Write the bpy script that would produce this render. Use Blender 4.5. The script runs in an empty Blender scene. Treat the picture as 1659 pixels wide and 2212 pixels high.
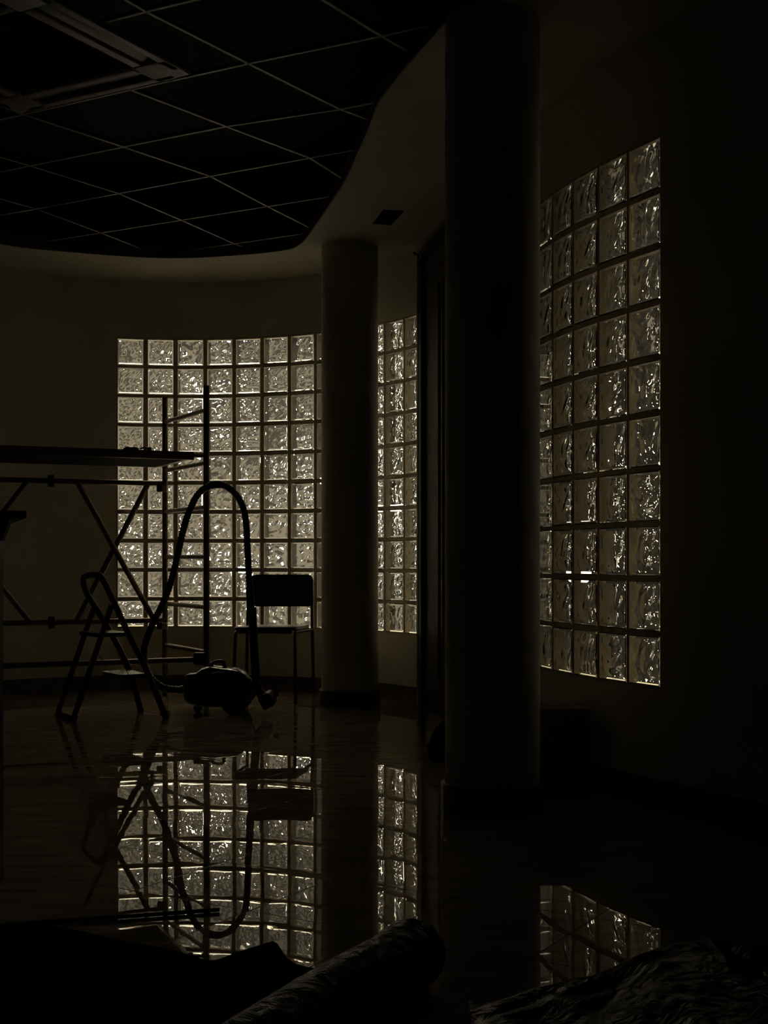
import bpy, math, random
from mathutils import Vector, Matrix, noise
random.seed(7)
S = bpy.context.scene
COL = S.collection
PI = math.pi
W, H, F, HY, CAMZ = 1659.0, 2212.0, 2800.0, 1210.0, 0.89   # frame, focal length in pixels, horizon row, eye height

# ------------------------------------------------------------------ camera
cam = bpy.data.cameras.new('camera')
cam.sensor_fit = 'VERTICAL'; cam.sensor_height = 36.0
cam.lens = F / H * 36.0
cam.shift_x = 0.0
cam.shift_y = (HY - H / 2) / H
cam.clip_start = 0.05; cam.clip_end = 200
co = bpy.data.objects.new('camera', cam); COL.objects.link(co)
co.location = (0, 0, CAMZ); co.rotation_euler = (PI / 2, 0, 0)
S.camera = co
S.view_settings.view_transform = 'Standard'; S.view_settings.look = 'None'
S.view_settings.exposure = 0.0; S.view_settings.gamma = 1.0
S.view_settings.use_curve_mapping = False
try:
    S.cycles.max_bounces = 20; S.cycles.transmission_bounces = 18; S.cycles.glossy_bounces = 6
    S.cycles.transparent_max_bounces = 16
    S.cycles.sample_clamp_indirect = 6.0
except Exception:
    pass

# ------------------------------------------------------------------ night outside
SIDE_DIM, SKY_GAIN, LOW_GAIN = .10, 185.0, 19.0
wd = bpy.data.worlds.new('night'); S.world = wd; wd.use_nodes = True
nt = wd.node_tree; nt.nodes.clear()
def wn(t): return nt.nodes.new(t)
out = wn('ShaderNodeOutputWorld'); bg = wn('ShaderNodeBackground')
tc = wn('ShaderNodeTexCoord'); nz = wn('ShaderNodeTexNoise'); cr = wn('ShaderNodeValToRGB')
nz.inputs['Scale'].default_value = 9.5; nz.inputs['Detail'].default_value = 2.0
cr.color_ramp.elements[0].position = 0.45; cr.color_ramp.elements[0].color = (0.03, 0.029, 0.024, 1)
cr.color_ramp.elements[1].position = 0.555; cr.color_ramp.elements[1].color = (0.27, 0.225, 0.152, 1)
def wm(op, a, b=None, c=None):
    m = wn('ShaderNodeMath'); m.operation = op
    for k, x in enumerate((a, b, c)):
        if x is None: continue
        if isinstance(x, (int, float)): m.inputs[k].default_value = x
        else: nt.links.new(x, m.inputs[k])
    return m.outputs[0]
def wr(x, a, b, c, d):
    m = wn('ShaderNodeMapRange'); nt.links.new(x, m.inputs[0]); m.interpolation_type = 'SMOOTHSTEP'
    for k, v in enumerate((a, b, c, d)): m.inputs[k + 1].default_value = v
    return m.outputs[0]
sp = wn('ShaderNodeSeparateXYZ')
nt.links.new(tc.outputs['Generated'], sp.inputs[0]); nt.links.new(tc.outputs['Generated'], nz.inputs['Vector'])
# darker street towards the right; glow added high and low to light the room
side = wr(sp.outputs[0], .03, .12, 1.0, SIDE_DIM)
glow = wr(sp.outputs[2], .37, .54, 1.0, SKY_GAIN)
low_glow = wr(sp.outputs[2], -.62, -.25, LOW_GAIN, 1.0)
high = wm('MULTIPLY', wr(sp.outputs[0], -.04, .13, 1.0, .0009), wr(sp.outputs[0], -.5, -.06, .10, 1.0))  # added glow narrowed so the right wall stays dark
st_ = wm('ADD', side, wm('MULTIPLY', wm('SUBTRACT', wm('MULTIPLY', glow, low_glow), 1.0), high))
nt.links.new(nz.outputs['Fac'], cr.inputs['Fac'])
nt.links.new(cr.outputs['Color'], bg.inputs['Color'])
nt.links.new(st_, bg.inputs['Strength'])
nt.links.new(bg.outputs[0], out.inputs[0])

def lamp(x, y, z, r, p, c=(1, .86, .66)):
    l = bpy.data.lights.new('street_light', 'POINT'); l.energy = p * 1.5; l.color = c; l.shadow_soft_size = r * 1.38
    o = bpy.data.objects.new('street_light', l); COL.objects.link(o); o.location = (x, y, z)
LAMPS = [(-4.4, 20, 1.2, .15, 150, (1, .88, .74)), (-3.0, 22, 3.6, .16, 170, (1, .90, .78)), (-2.2, 20, .6, .14, 120, (.9, .93, 1)),
         (-1.1, 24, 2.2, .17, 200, (.95, .92, 1)), (0.2, 21, 4.2, .15, 150, (1, .86, .7)), (1.0, 20, 1.1, .14, 140, (.86, .9, 1)),
         (2.4, 22, 3.0, .16, 170, (1, .88, .8)), (2.9, 19, .7, .13, 120, (1, .8, .55)), (4.6, 20, 2.0, .15, 190, (1, .86, .62)),
         (6.2, 22, 4.0, .16, 190, (1, .82, .58)), (8.0, 20, 1.3, .15, 170, (1, .84, .62)), (10.5, 18, 2.9, .16, 180, (1, .84, .62)), (.5, 17, 3.0, .15, 190, (1, .86, .6)), (.1, 18, 1.7, .15, 170, (1, .86, .66)), (-7.0, 19, 2.6, .16, 170, (1, .9, .8))]
for a in LAMPS: lamp(*a)

# ------------------------------------------------------------------ materials
def mat(name, base, rough=.6, metal=0.0, nscale=None, namt=.25, bump=0, bscale=40, spec=None, coat=0):
    m = bpy.data.materials.new(name); m.use_nodes = True
    t = m.node_tree; b = t.nodes['Principled BSDF']
    b.inputs['Base Color'].default_value = (*base, 1); b.inputs['Roughness'].default_value = rough
    b.inputs['Metallic'].default_value = metal
    if spec is not None: b.inputs['Specular IOR Level'].default_value = spec
    if coat: b.inputs['Coat Weight'].default_value = coat
    c = t.nodes.new('ShaderNodeTexCoord')
    if nscale:
        n = t.nodes.new('ShaderNodeTexNoise'); n.inputs['Scale'].default_value = nscale
        n.inputs['Detail'].default_value = 4
        r = t.nodes.new('ShaderNodeValToRGB')
        r.color_ramp.elements[0].position = .3; r.color_ramp.elements[1].position = .7
        r.color_ramp.elements[0].color = (*[v * (1 - namt) for v in base], 1)
        r.color_ramp.elements[1].color = (*[min(1, v * (1 + namt)) for v in base], 1)
        t.links.new(c.outputs['Object'], n.inputs['Vector']); t.links.new(n.outputs['Fac'], r.inputs['Fac'])
        t.links.new(r.outputs['Color'], b.inputs['Base Color'])
    if bump:
        n2 = t.nodes.new('ShaderNodeTexNoise'); n2.inputs['Scale'].default_value = bscale
        bp = t.nodes.new('ShaderNodeBump'); bp.inputs['Strength'].default_value = bump; bp.inputs['Distance'].default_value = .01
        t.links.new(c.outputs['Object'], n2.inputs['Vector']); t.links.new(n2.outputs['Fac'], bp.inputs['Height'])
        t.links.new(bp.outputs[0], b.inputs['Normal'])
    return m
M = {}
M['plaster'] = mat('plaster', (.66, .625, .52), .8, nscale=2.5, namt=.06, bump=.05, bscale=60)
M['column'] = mat('column_plaster', (.72, .68, .58), .75, nscale=4, namt=.06)
M['base'] = mat('brown_skirting', (.14, .10, .075), .35, nscale=9, namt=.2)
M['void'] = mat('dark_void', (.006, .006, .006), .95, nscale=3)
M['tee'] = mat('ceiling_tee', (.34, .31, .27), .5, nscale=12, namt=.05)
M['mortar'] = mat('mortar', (.58, .50, .39), .9, nscale=30, namt=.2)
M['steel'] = mat('worn_scaffold_tube', (.20, .14, .11), .45, .3, nscale=18, namt=.4)
M['darkmetal'] = mat('dark_metal', (.03, .03, .03), .45, .4, nscale=20)
M['blackplastic'] = mat('black_plastic', (.012, .012, .012), .42, nscale=20)
M['plank'] = mat('platform_board', (.025, .019, .015), .95, nscale=14, namt=.3, spec=.05)
M['hose'] = mat('ribbed_hose', (.014, .014, .015), .45, nscale=30)
M['shell'] = mat('vacuum_shell', (.006, .006, .006), .35, nscale=8)
M['glossgrey'] = mat('smoked_plastic', (.02, .02, .018), .18, nscale=8)
M['seat'] = mat('chair_laminate', (.03, .03, .027), .4, nscale=6)
M['chairsteel'] = mat('chair_tube', (.06, .055, .05), .35, .5, nscale=20)
M['doorframe'] = mat('dark_aluminium', (.02, .018, .016), .35, .5, nscale=15)
M['doorleaf'] = mat('brown_door', (.07, .045, .038), .45, nscale=5)
M['edge'] = mat('pale_edge_strip', (.45, .42, .36), .3, .4, nscale=10)
M['ac'] = mat('cassette_plastic', (.24, .19, .16), .5, nscale=5, namt=.05)
M['box'] = mat('cardboard', (.12, .09, .07), .7, nscale=8)
M['label'] = mat('pale_label', (.6, .58, .48), .6, nscale=30)
M['ground'] = mat('pavement', (.16, .14, .12), .9, nscale=3)

# black film: glossy, creased
def film(name, base, rough):
    m = mat(name, base, rough)
    t = m.node_tree; b = t.nodes['Principled BSDF']
    c = t.nodes.new('ShaderNodeTexCoord'); mp = t.nodes.new('ShaderNodeMapping'); mp.inputs['Scale'].default_value = (1, 1, 1)
    n = t.nodes.new('ShaderNodeTexNoise'); n.inputs['Scale'].default_value = 16; n.inputs['Detail'].default_value = 5
    n.inputs['Distortion'].default_value = 1.2
    bp = t.nodes.new('ShaderNodeBump'); bp.inputs['Strength'].default_value = .65; bp.inputs['Distance'].default_value = .02
    t.links.new(c.outputs['Object'], mp.inputs['Vector']); t.links.new(mp.outputs[0], n.inputs['Vector'])
    t.links.new(n.outputs['Fac'], bp.inputs['Height']); t.links.new(bp.outputs[0], b.inputs['Normal'])
    return m
M['film'] = film('black_film', (.003, .003, .003), .22)
M['cloth'] = film('dark_sheet', (.004, .004, .004), 1.0)
M['cloth'].node_tree.nodes['Principled BSDF'].inputs['Specular IOR Level'].default_value = .0
M['film'].node_tree.nodes['Principled BSDF'].inputs['Specular IOR Level'].default_value = .16

# polished floor tiles, laid parallel to the right-hand wall
def floor_mat():
    m = bpy.data.materials.new('polished_brown_tiles'); m.use_nodes = True
    t = m.node_tree; b = t.nodes['Principled BSDF']; L = t.links.new
    def N(x): return t.nodes.new(x)
    T = .388; a = math.radians(31)
    g = N('ShaderNodeNewGeometry')
    def dotn(v, off):
        d = N('ShaderNodeVectorMath'); d.operation = 'DOT_PRODUCT'; L(g.outputs['Position'], d.inputs[0]); d.inputs[1].default_value = v
        s = N('ShaderNodeMath'); s.operation = 'ADD'; L(d.outputs['Value'], s.inputs[0]); s.inputs[1].default_value = off
        q = N('ShaderNodeMath'); q.operation = 'DIVIDE'; L(s.outputs[0], q.inputs[0]); q.inputs[1].default_value = T
        return q.outputs[0]
    u = dotn((math.cos(a), -math.sin(a), 0), 1.987 + 20 * T); v = dotn((math.sin(a), math.cos(a), 0), -3.42 + 20 * T)
    def edge(x):
        f = N('ShaderNodeMath'); f.operation = 'FRACT'; L(x, f.inputs[0])
        p = N('ShaderNodeMath'); p.operation = 'PINGPONG'; L(f.outputs[0], p.inputs[0]); p.inputs[1].default_value = .5
        return p.outputs[0]
    mn = N('ShaderNodeMath'); mn.operation = 'MINIMUM'; L(edge(u), mn.inputs[0]); L(edge(v), mn.inputs[1])
    jt = N('ShaderNodeMapRange'); L(mn.outputs[0], jt.inputs[0])
    jt.inputs[1].default_value = .0035; jt.inputs[2].default_value = .0075
    cmb = N('ShaderNodeCombineXYZ')
    for k, x in enumerate((u, v)):
        fl = N('ShaderNodeMath'); fl.operation = 'FLOOR'; L(x, fl.inputs[0]); L(fl.outputs[0], cmb.inputs[k])
    wh = N('ShaderNodeTexWhiteNoise'); wh.noise_dimensions = '3D'; L(cmb.outputs[0], wh.inputs['Vector'])
    nz = N('ShaderNodeTexNoise'); nz.inputs['Scale'].default_value = 5; nz.inputs['Detail'].default_value = 6
    mp = N('ShaderNodeMapping'); mp.inputs['Rotation'].default_value = (0, 0, -a); mp.inputs['Scale'].default_value = (.7, 5, 1)
    L(g.outputs['Position'], mp.inputs['Vector']); L(mp.outputs[0], nz.inputs['Vector'])
    rp = N('ShaderNodeValToRGB'); rp.color_ramp.elements[0].color = (.26, .20, .13, 1); rp.color_ramp.elements[1].color = (.50, .41, .28, 1)
    rp.color_ramp.elements[0].position = .3; rp.color_ramp.elements[1].position = .7
    L(nz.outputs['Fac'], rp.inputs['Fac'])
    mx = N('ShaderNodeMix'); mx.data_type = 'RGBA'; L(jt.outputs[0], mx.inputs[0])
    mx.inputs[6].default_value = (.012, .01, .008, 1); L(rp.outputs['Color'], mx.inputs[7])
    L(mx.outputs[2], b.inputs['Base Color'])
    rr = N('ShaderNodeMapRange'); L(jt.outputs[0], rr.inputs[0]); rr.inputs[3].default_value = .8; rr.inputs[4].default_value = 0.0
    L(rr.outputs[0], b.inputs['Roughness'])
    # each tile lies a hair out of level, surface faintly wavy
    sb = N('ShaderNodeVectorMath'); sb.operation = 'SUBTRACT'; L(wh.outputs['Color'], sb.inputs[0]); sb.inputs[1].default_value = (.5, .5, .5)
    sc = N('ShaderNodeVectorMath'); sc.operation = 'MULTIPLY'; L(sb.outputs[0], sc.inputs[0]); sc.inputs[1].default_value = (.004, .004, 0)
    n2 = N('ShaderNodeTexNoise'); n2.inputs['Scale'].default_value = 9; n2.inputs['Detail'].default_value = 1
    L(g.outputs['Position'], n2.inputs['Vector'])
    bp = N('ShaderNodeBump'); bp.inputs['Strength'].default_value = .35; bp.inputs['Distance'].default_value = .00025
    L(n2.outputs['Fac'], bp.inputs['Height'])
    ad = N('ShaderNodeVectorMath'); ad.operation = 'ADD'; L(bp.outputs[0], ad.inputs[0]); L(sc.outputs[0], ad.inputs[1])
    nn = N('ShaderNodeVectorMath'); nn.operation = 'NORMALIZE'; L(ad.outputs[0], nn.inputs[0]); L(nn.outputs[0], b.inputs['Normal'])
    b.inputs['IOR'].default_value = 1.55
    return m
M['floor'] = floor_mat()

def glass_mat(name, haze):
    m = bpy.data.materials.new(name); m.use_nodes = True
    t = m.node_tree; t.nodes.clear(); L = t.links.new
    o = t.nodes.new('ShaderNodeOutputMaterial'); gl = t.nodes.new('ShaderNodeBsdfGlass')
    gl.inputs['IOR'].default_value = 1.5; gl.inputs['Roughness'].default_value = 0.0
    gl.inputs['Color'].default_value = (.985, .985, .97, 1)
    if haze:
        tr = t.nodes.new('ShaderNodeBsdfTranslucent'); tr.inputs['Color'].default_value = (.9, .85, .75, 1)
        mx = t.nodes.new('ShaderNodeMixShader')
        c = t.nodes.new('ShaderNodeTexCoord'); n = t.nodes.new('ShaderNodeTexNoise'); n.inputs['Scale'].default_value = 9
        r = t.nodes.new('ShaderNodeMapRange'); r.inputs[3].default_value = haze * .5; r.inputs[4].default_value = haze * 1.5
        L(c.outputs['Object'], n.inputs['Vector']); L(n.outputs['Fac'], r.inputs[0]); L(r.outputs[0], mx.inputs[0])
        L(gl.outputs[0], mx.inputs[1]); L(tr.outputs[0], mx.inputs[2]); L(mx.outputs[0], o.inputs[0])
    else:
        L(gl.outputs[0], o.inputs[0])
    return m
M['glass'] = glass_mat('wavy_glass', 0)
M['glass_out'] = glass_mat('weathered_outer_glass', .03)
M['edgecoat'] = mat('cream_edge_coating', (.56, .50, .39), .8, nscale=20, namt=.08)
M['pane'] = mat('dark_glazing', (.01, .01, .01), .03, nscale=3)

# ------------------------------------------------------------------ mesh builder
class MB:
    def __init__(s): s.v = []; s.f = []; s.mi = []
    def add(s, vs, fs, mi=0):
        o = len(s.v); s.v += [tuple(v) for v in vs]; s.f += [tuple(i + o for i in f) for f in fs]; s.mi += [mi] * len(fs)
    def box(s, c, d, rz=0, mi=0, R=None):
        R = R or Matrix.Rotation(rz, 3, 'Z'); c = Vector(c); vs = []
        for z in (-.5, .5):
            for x, y in ((-.5, -.5), (.5, -.5), (.5, .5), (-.5, .5)):
                vs.append(c + R @ Vector((x * d[0], y * d[1], z * d[2])))
        s.add(vs, [(3, 2, 1, 0), (4, 5, 6, 7), (0, 1, 5, 4), (1, 2, 6, 5), (2, 3, 7, 6), (3, 0, 4, 7)], mi)
    def rbox(s, c, d, r=.004, R=None, mi=0):
        # box with rounded edges: stacked rounded rectangles
        R = R or Matrix.Identity(3); c = Vector(c); n = 3; rings = []
        hx, hy, hz = d[0] / 2, d[1] / 2, d[2] / 2; r = min(r, hx, hy, hz)
        prof = [(math.sin(i * PI / 2 / n), 1 - math.cos(i * PI / 2 / n)) for i in range(n + 1)]
        lev = [(-hz + r - r * math.cos(k * PI / 2 / n), r * math.sin(k * PI / 2 / n)) for k in range(n + 1)]
        lev += [(-z, q) for z, q in reversed(lev)]
        for z, q in lev:
            ring = []
            for cx, cy, a0 in ((hx - r, hy - r, 0), (-hx + r, hy - r, PI / 2), (-hx + r, -hy + r, PI), (hx - r, -hy + r, 1.5 * PI)):
                for k in range(n + 1):
                    a = a0 + k * PI / 2 / n; ring.append(c + R @ Vector((cx + q * math.cos(a), cy + q * math.sin(a), z)))
            rings.append(ring)
        s.loft(rings, mi=mi)
    def loft(s, rings, cap=True, mi=0, close=True):
        m = len(rings[0]); vs = [p for r in rings for p in r]; fs = []
        for i in range(len(rings) - 1):
            for j in range(m if close else m - 1):
                a, b = i * m + j, i * m + (j + 1) % m
                fs.append((a, b, b + m, a + m))
        if cap:
            fs.append(tuple(reversed(range(m)))); k = (len(rings) - 1) * m; fs.append(tuple(range(k, k + m)))
        s.add(vs, fs, mi)
    def tube(s, pts, r, n=12, mi=0, flat=None, rad=None, up=None):
        pts = [Vector(p) for p in pts]; rings = []; N = len(pts)
        t0 = (pts[1] - pts[0]).normalized()
        u = Vector(up) if up else (Vector((0, 0, 1)) if abs(t0.z) < .9 else Vector((1, 0, 0)))
        for i, p in enumerate(pts):
            t = ((pts[min(i + 1, N - 1)] - pts[max(i - 1, 0)])).normalized()
            u = (u - t * u.dot(t)).normalized(); w = t.cross(u)
            rr = rad[i] if rad else r
            fl = flat or 1
            rings.append([p + (u * math.cos(a) * rr * fl + w * math.sin(a) * rr) for a in (2 * PI * k / n for k in range(n))])
        s.loft(rings, mi=mi)
    def cyl(s, p0, p1, r, n=20, mi=0): s.tube([p0, p1], r, n, mi)
    def build(s, name, m, parent=None, smooth=True, loc=None):
        me = bpy.data.meshes.new(name)
        off = Vector(loc) if loc is not None else Vector()
        me.from_pydata([Vector(v) - off for v in s.v], [], s.f)
        ms = m if isinstance(m, (list, tuple)) else [m]
        for x in ms: me.materials.append(x)
        if len(ms) > 1: me.polygons.foreach_set('material_index', s.mi)
        me.update()
        o = bpy.data.objects.new(name, me); COL.objects.link(o)
        if loc is not None: o.location = loc
        if smooth:
            me.polygons.foreach_set('use_smooth', [True] * len(me.polygons))
            try:
                me.set_sharp_from_angle(angle=math.radians(38))
            except Exception: pass
        if parent:
            o.parent = parent
            if loc is None: o.location = -parent.location
            else: o.location = off - parent.location
        return o
def spline(P, k=8):
    P = [Vector(p) for p in P]; Q = [P[0] * 2 - P[1]] + P + [P[-1] * 2 - P[-2]]; o = []
    for i in range(1, len(Q) - 2):
        a, b, c, d = Q[i - 1:i + 3]
        for j in range(k):
            t = j / k
            o.append(.5 * ((2 * b) + (c - a) * t + (2 * a - 5 * b + 4 * c - d) * t * t + (3 * b - a - 3 * c + d) * t ** 3))
    return o + [P[-1]]
def fillet(P, r, k=5):
    P = [Vector(p) for p in P]; o = [P[0]]
    for i in range(1, len(P) - 1):
        a = (P[i - 1] - P[i]); b = (P[i + 1] - P[i]); q = min(r, a.length * .45, b.length * .45)
        p0 = P[i] + a.normalized() * q; p1 = P[i] + b.normalized() * q
        for j in range(k + 1):
            t = j / k; o.append(p0 * (1 - t) ** 2 + P[i] * 2 * t * (1 - t) + p1 * t * t)
    return o + [P[-1]]
def thing(name, label, cat, loc=(0, 0, 0), group=None):
    o = bpy.data.objects.new(name, None); COL.objects.link(o); o.location = loc; o.empty_display_size = .1
    return tag(o, label, cat, group)
def tag(o, label, cat, group=None, kind=None):
    o['label'] = label; o['category'] = cat
    if group: o['group'] = group
    if kind: o['kind'] = kind
    return o
def struct(o): o['kind'] = 'structure'; return o
def at(px, py, y):                    # a pixel of the photo at distance y into the room
    return Vector(((px - W / 2) * y / F, y, CAMZ + (HY - py) * y / F))
def on(px, py, h):                    # a pixel of the photo on the level plane z = h
    y = (CAMZ - h) * F / (py - HY)
    return Vector(((px - W / 2) * y / F, y, h))

# ------------------------------------------------------------------ plan of the room
SOF, TEE, TOP = CAMZ + 1.92, CAMZ + 1.97, 3.3      # soffit, tee grid, slab above
WZ0, NR, BP = .423, 10, .2                          # glass-block sill height, rows, pitch
WZ1 = WZ0 + NR * BP
BC, BR, BA0, BDA = Vector((-1.35, 7.177)), 1.777, math.radians(-16.0), math.radians(6.556)   # round bay
def bay(a, r=0): return Vector((BC.x + (BR + r) * math.sin(a), BC.y + (BR + r) * math.cos(a)))
BA1 = BA0 + 12 * BDA
RW = [(.994, 4.66), (.9075, 4.836), (.8266, 5.019), (.757, 5.207), (.700, 5.399), (.655, 5.594), (.617, 5.79), (.586, 5.988)]
RW = [Vector(p) for p in RW]                        # the joints of the right-hand glass wall, near to far

def prism(mb, inner, outer, z0, z1):
    n = len(inner)
    vs = [(*p, z0) for p in inner] + [(*p, z0) for p in outer] + [(*p, z1) for p in inner] + [(*p, z1) for p in outer]
    fs = []
    for i in range(n - 1):
        fs += [(i, i + 1, 2 * n + i + 1, 2 * n + i), (n + i + 1, n + i, 3 * n + i, 3 * n + i + 1),
               (2 * n + i, 2 * n + i + 1, 3 * n + i + 1, 3 * n + i), (i + 1, i, n + i, n + i + 1)]
    fs += [(0, 2 * n, 3 * n, n), (n - 1, 2 * n - 1, 4 * n - 1, 3 * n - 1)]
    mb.add(vs, fs)
def offset(path, d):
    o = []
    for i, p in enumerate(path):
        t = (path[min(i + 1, len(path) - 1)] - path[max(i - 1, 0)]).normalized()
        o.append(p + Vector((-t.y, t.x)) * d)
    return o
TH = .12
# floor

# ground outside

# bay wall
def arc(a0, a1, r=0, n=24): return [bay(a0 + (a1 - a0) * i / n, r) for i in range(n + 1)]
A_L = math.radians(-90)
A_R = BA1 + math.radians(.4)
mb = MB()
prism(mb, arc(A_L, A_R, 0, 48), arc(A_L, A_R, TH, 48), 0, WZ0)
prism(mb, arc(A_L, A_R, 0, 48), arc(A_L, A_R, TH, 48), WZ1, SOF + .1)
prism(mb, arc(A_L, BA0, 0, 24), arc(A_L, BA0, TH, 24), WZ0, WZ1)
prism(mb, arc(BA1, A_R, 0, 1), arc(BA1, A_R, TH, 1), WZ0, WZ1)
wall_back = struct(mb.build('wall_back', M['plaster']))
mb = MB(); prism(mb, arc(A_L, A_R - .004, -.012, 48), arc(A_L, A_R - .004, 0, 48), 0, .10); struct(mb.build('baseboard_back', M['base']))
lx = BC.x - BR
# left and rear walls (beyond the frame)
lx = BC.x - BR
mb = MB(); mb.box((lx - TH / 2, (7.177 - 2) / 2, 1.65), (TH, 7.177 + 2, 3.3)); struct(mb.build('wall_left', M['plaster'], smooth=False))
mb = MB(); mb.box((.6, -2.06, 1.65), (8, .12, 3.3)); struct(mb.build('wall_rear', M['doorleaf'], smooth=False))
# right wall: from the door to the glass blocks, and from them towards the viewer
D0, D1 = Vector((.236, 8.0)), Vector((.44, 6.88))   # door opening
E0 = bay(A_R)
mb = MB()
far = [RW[-1], Vector((.545, 6.25)), Vector((.49, 6.6)), D1]
near = [Vector((3.9, -2.0)), Vector((3.05, .4)), Vector((1.9, 3.1)), Vector((1.25, 4.22)), RW[0]]
full = near[:-1] + RW + far[1:]
prism(mb, full, offset(full, -TH), 0, WZ0); prism(mb, full, offset(full, -TH), WZ1, SOF + .1)
prism(mb, near, offset(near, -TH), WZ0, WZ1); prism(mb, far, offset(far, -TH), WZ0, WZ1)
mb.add([(*D1, SOF - .01), (*D0, SOF - .01), (D0.x + .13, D0.y + .02, SOF - .01), (D1.x + .13, D1.y + .02, SOF - .01),
        (*D1, SOF + .1), (*D0, SOF + .1), (D0.x + .12, D0.y + .02, SOF + .1), (D1.x + .12, D1.y + .02, SOF + .1)],
       [(3, 2, 1, 0), (4, 5, 6, 7), (0, 1, 5, 4), (1, 2, 6, 5), (2, 3, 7, 6), (3, 0, 4, 7)])
struct(mb.build('wall_right', M['plaster']))
mb = MB(); bb = full; prism(mb, offset(bb, .012), bb, 0, .10); struct(mb.build('baseboard_right', M['base']))

# room outline, grown to the outer wall faces, carries floor and slab
OUT = [Vector((lx, -2))] + arc(A_L, A_R, 0, 40) + [D0, D1] + far[::-1][1:] + RW[::-1][1:] + near[::-1][1:]
OUTG = [p + (p - Vector((-.9, 4.0))).normalized() * .15 for p in OUT]
mb = MB(); n_ = len(OUTG); mb.add([(*p, -.1) for p in OUTG] + [(*p, 0) for p in OUTG],
    [tuple(range(n_)), tuple(n_ + i for i in reversed(range(n_)))] + [(i, n_ + i, n_ + (i + 1) % n_, (i + 1) % n_) for i in range(n_)])
struct(mb.build('floor', M['floor'], smooth=False))
# soffit with its S-shaped edge
E = [(-2.9, -1.95, 0), (-2.88, 3, 0), (-2.86, 5.2, 0), (-2.82, 6.6, 0), (-2.68, 7.35, 0), tuple(on(0, 0, 0))]
def ons(px, py): y = 1.92 * F / (HY - py); return Vector(((px - W / 2) * y / F, y))
edge = [Vector(p[:2]) for p in E[:-1]] + [ons(*p) for p in ((0, 528), (150, 545), (300, 556), (400, 558), (480, 554), (560, 548), (620, 540), (645, 531), (664, 514), (687, 482), (714, 441), (741, 401), (758, 368), (771, 337), (785, 308), (798, 277), (819, 223), (841, 193), (866, 161), (892, 130), (940, 75), (966, 50))]
edge += [Vector((.42, 4.35)), Vector((.85, 3.95)), Vector((1.35, 3.3)), Vector((1.8, 2.3)), Vector((2.2, .8)), Vector((2.3, -1.95))]
edge = [Vector((p.x, p.y)) for p in spline([(e.x, e.y, 0) for e in edge], 4)]
ce = Vector((-.9, 4.0))
def rayout(p, grow=.14):
    d = (p - ce).normalized(); best = 1e9
    for a, b in zip(OUT, OUT[1:] + OUT[:1]):
        e = b - a; den = d.x * e.y - d.y * e.x
        if abs(den) < 1e-9: continue
        w = a - ce; t_ = (w.x * e.y - w.y * e.x) / den; u_ = (w.x * d.y - w.y * d.x) / den
        if t_ > 0 and -1e-6 <= u_ <= 1.000001: best = min(best, t_)
    return ce + d * (best + grow)
outer = [rayout(p) for p in edge]
mb = MB(); prism(mb, edge, outer, SOF, TEE + .03)
sof = struct(mb.build('ceiling', M['plaster']))
mb = MB(); mb.add([(*p, TOP) for p in OUTG] + [(*p, TOP + .1) for p in OUTG],
    [tuple(range(n_)), tuple(n_ + i for i in reversed(range(n_)))] + [(i, n_ + i, n_ + (i + 1) % n_, (i + 1) % n_) for i in range(n_)])
struct(mb.build('ceiling', M['void'], smooth=False))
mb = MB(); prism(mb, offset(edge, .004) if (offset(edge, .004)[9] - ce).length < (edge[9] - ce).length else offset(edge, -.004), edge, SOF + .003, TEE + .04); struct(mb.build('trim_2', M['base']))
# wall above the soffit closing the void
mb = MB(); prism(mb, outer, offset(outer, .05), SOF, TOP); struct(mb.build('trim_1', M['void']))

# tee grid
def ont(px, py): y = (TEE - CAMZ) * F / (HY - py); return Vector(((px - W / 2) * y / F, y))
NODE = {}
for k, j, px, py in ((0, 2, 315.6, 26.3), (0, 3, 693, -62), (1, 0, 51, 248), (1, 1, 282, 195), (1, 2, 537, 138.4), (1, 3, 824, 79),
                     (2, -1, 66, 359), (2, 0, 267, 318), (2, 1, 489, 274), (2, 2, 735, 237), (3, -2, 79, 452), (3, -1, 256.5, 418.6),
                     (3, 0, 454, 381.4), (3, 1, 669, 342), (4, -2, 218, 503.6), (4, -1, 391.6, 476), (4, 0, 578, 446.6), (5, -1, 506, 527)):
    NODE[(k, j)] = ont(px, py)
NODE[(0, 3)] = NODE[(0, 2)] + (NODE[(1, 3)] - NODE[(1, 2)])
ub = (NODE[(1, 2)] - NODE[(1, 0)]).normalized(); wb = Vector((-ub.y, ub.x))
def node(k, j):
    if (k, j) in NODE: return NODE[(k, j)]
    same = [q for q in NODE if q[0] == k]
    if same:
        q = min(same, key=lambda q: abs(q[1] - j)); return NODE[q] + ub * .61 * (j - q[1])
    if k < 0: return node(0, j) - wb * .61 * (-k)
    return node(5, j) + wb * .61 * (k - 5)
mb = MB()
def inside(p): return p.y < 9.3 and p.x > -3.2
for k in range(-8, 7):
    for j in range(-6, 9):
        for q in ((k, j + 1), (k + 1, j)):
            if q[0] > 6: continue
            a, b = node(k, j), node(*q)
            m_ = (a + b) / 2
            # keep the grid within the opening of the soffit
            e = min(range(len(edge)), key=lambda i: (edge[i] - m_).length)
            if (m_ - ce).length > (edge[e] - ce).length + .5: continue
            d = b - a; ang = math.atan2(d.y, d.x)
            mb.box(((a.x + b.x) / 2, (a.y + b.y) / 2, TEE + .0015), (d.length + (.012 if q[0] == k else -.012), .013, .003), ang)
            mb.box(((a.x + b.x) / 2, (a.y + b.y) / 2, TEE + .012), (d.length - .012, .003, .016), ang, mi=1)
g = mb.build('ceiling_grid', [M['tee'], M['void']], sof, smooth=False); g.location = (0, 0, 0)

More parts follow.
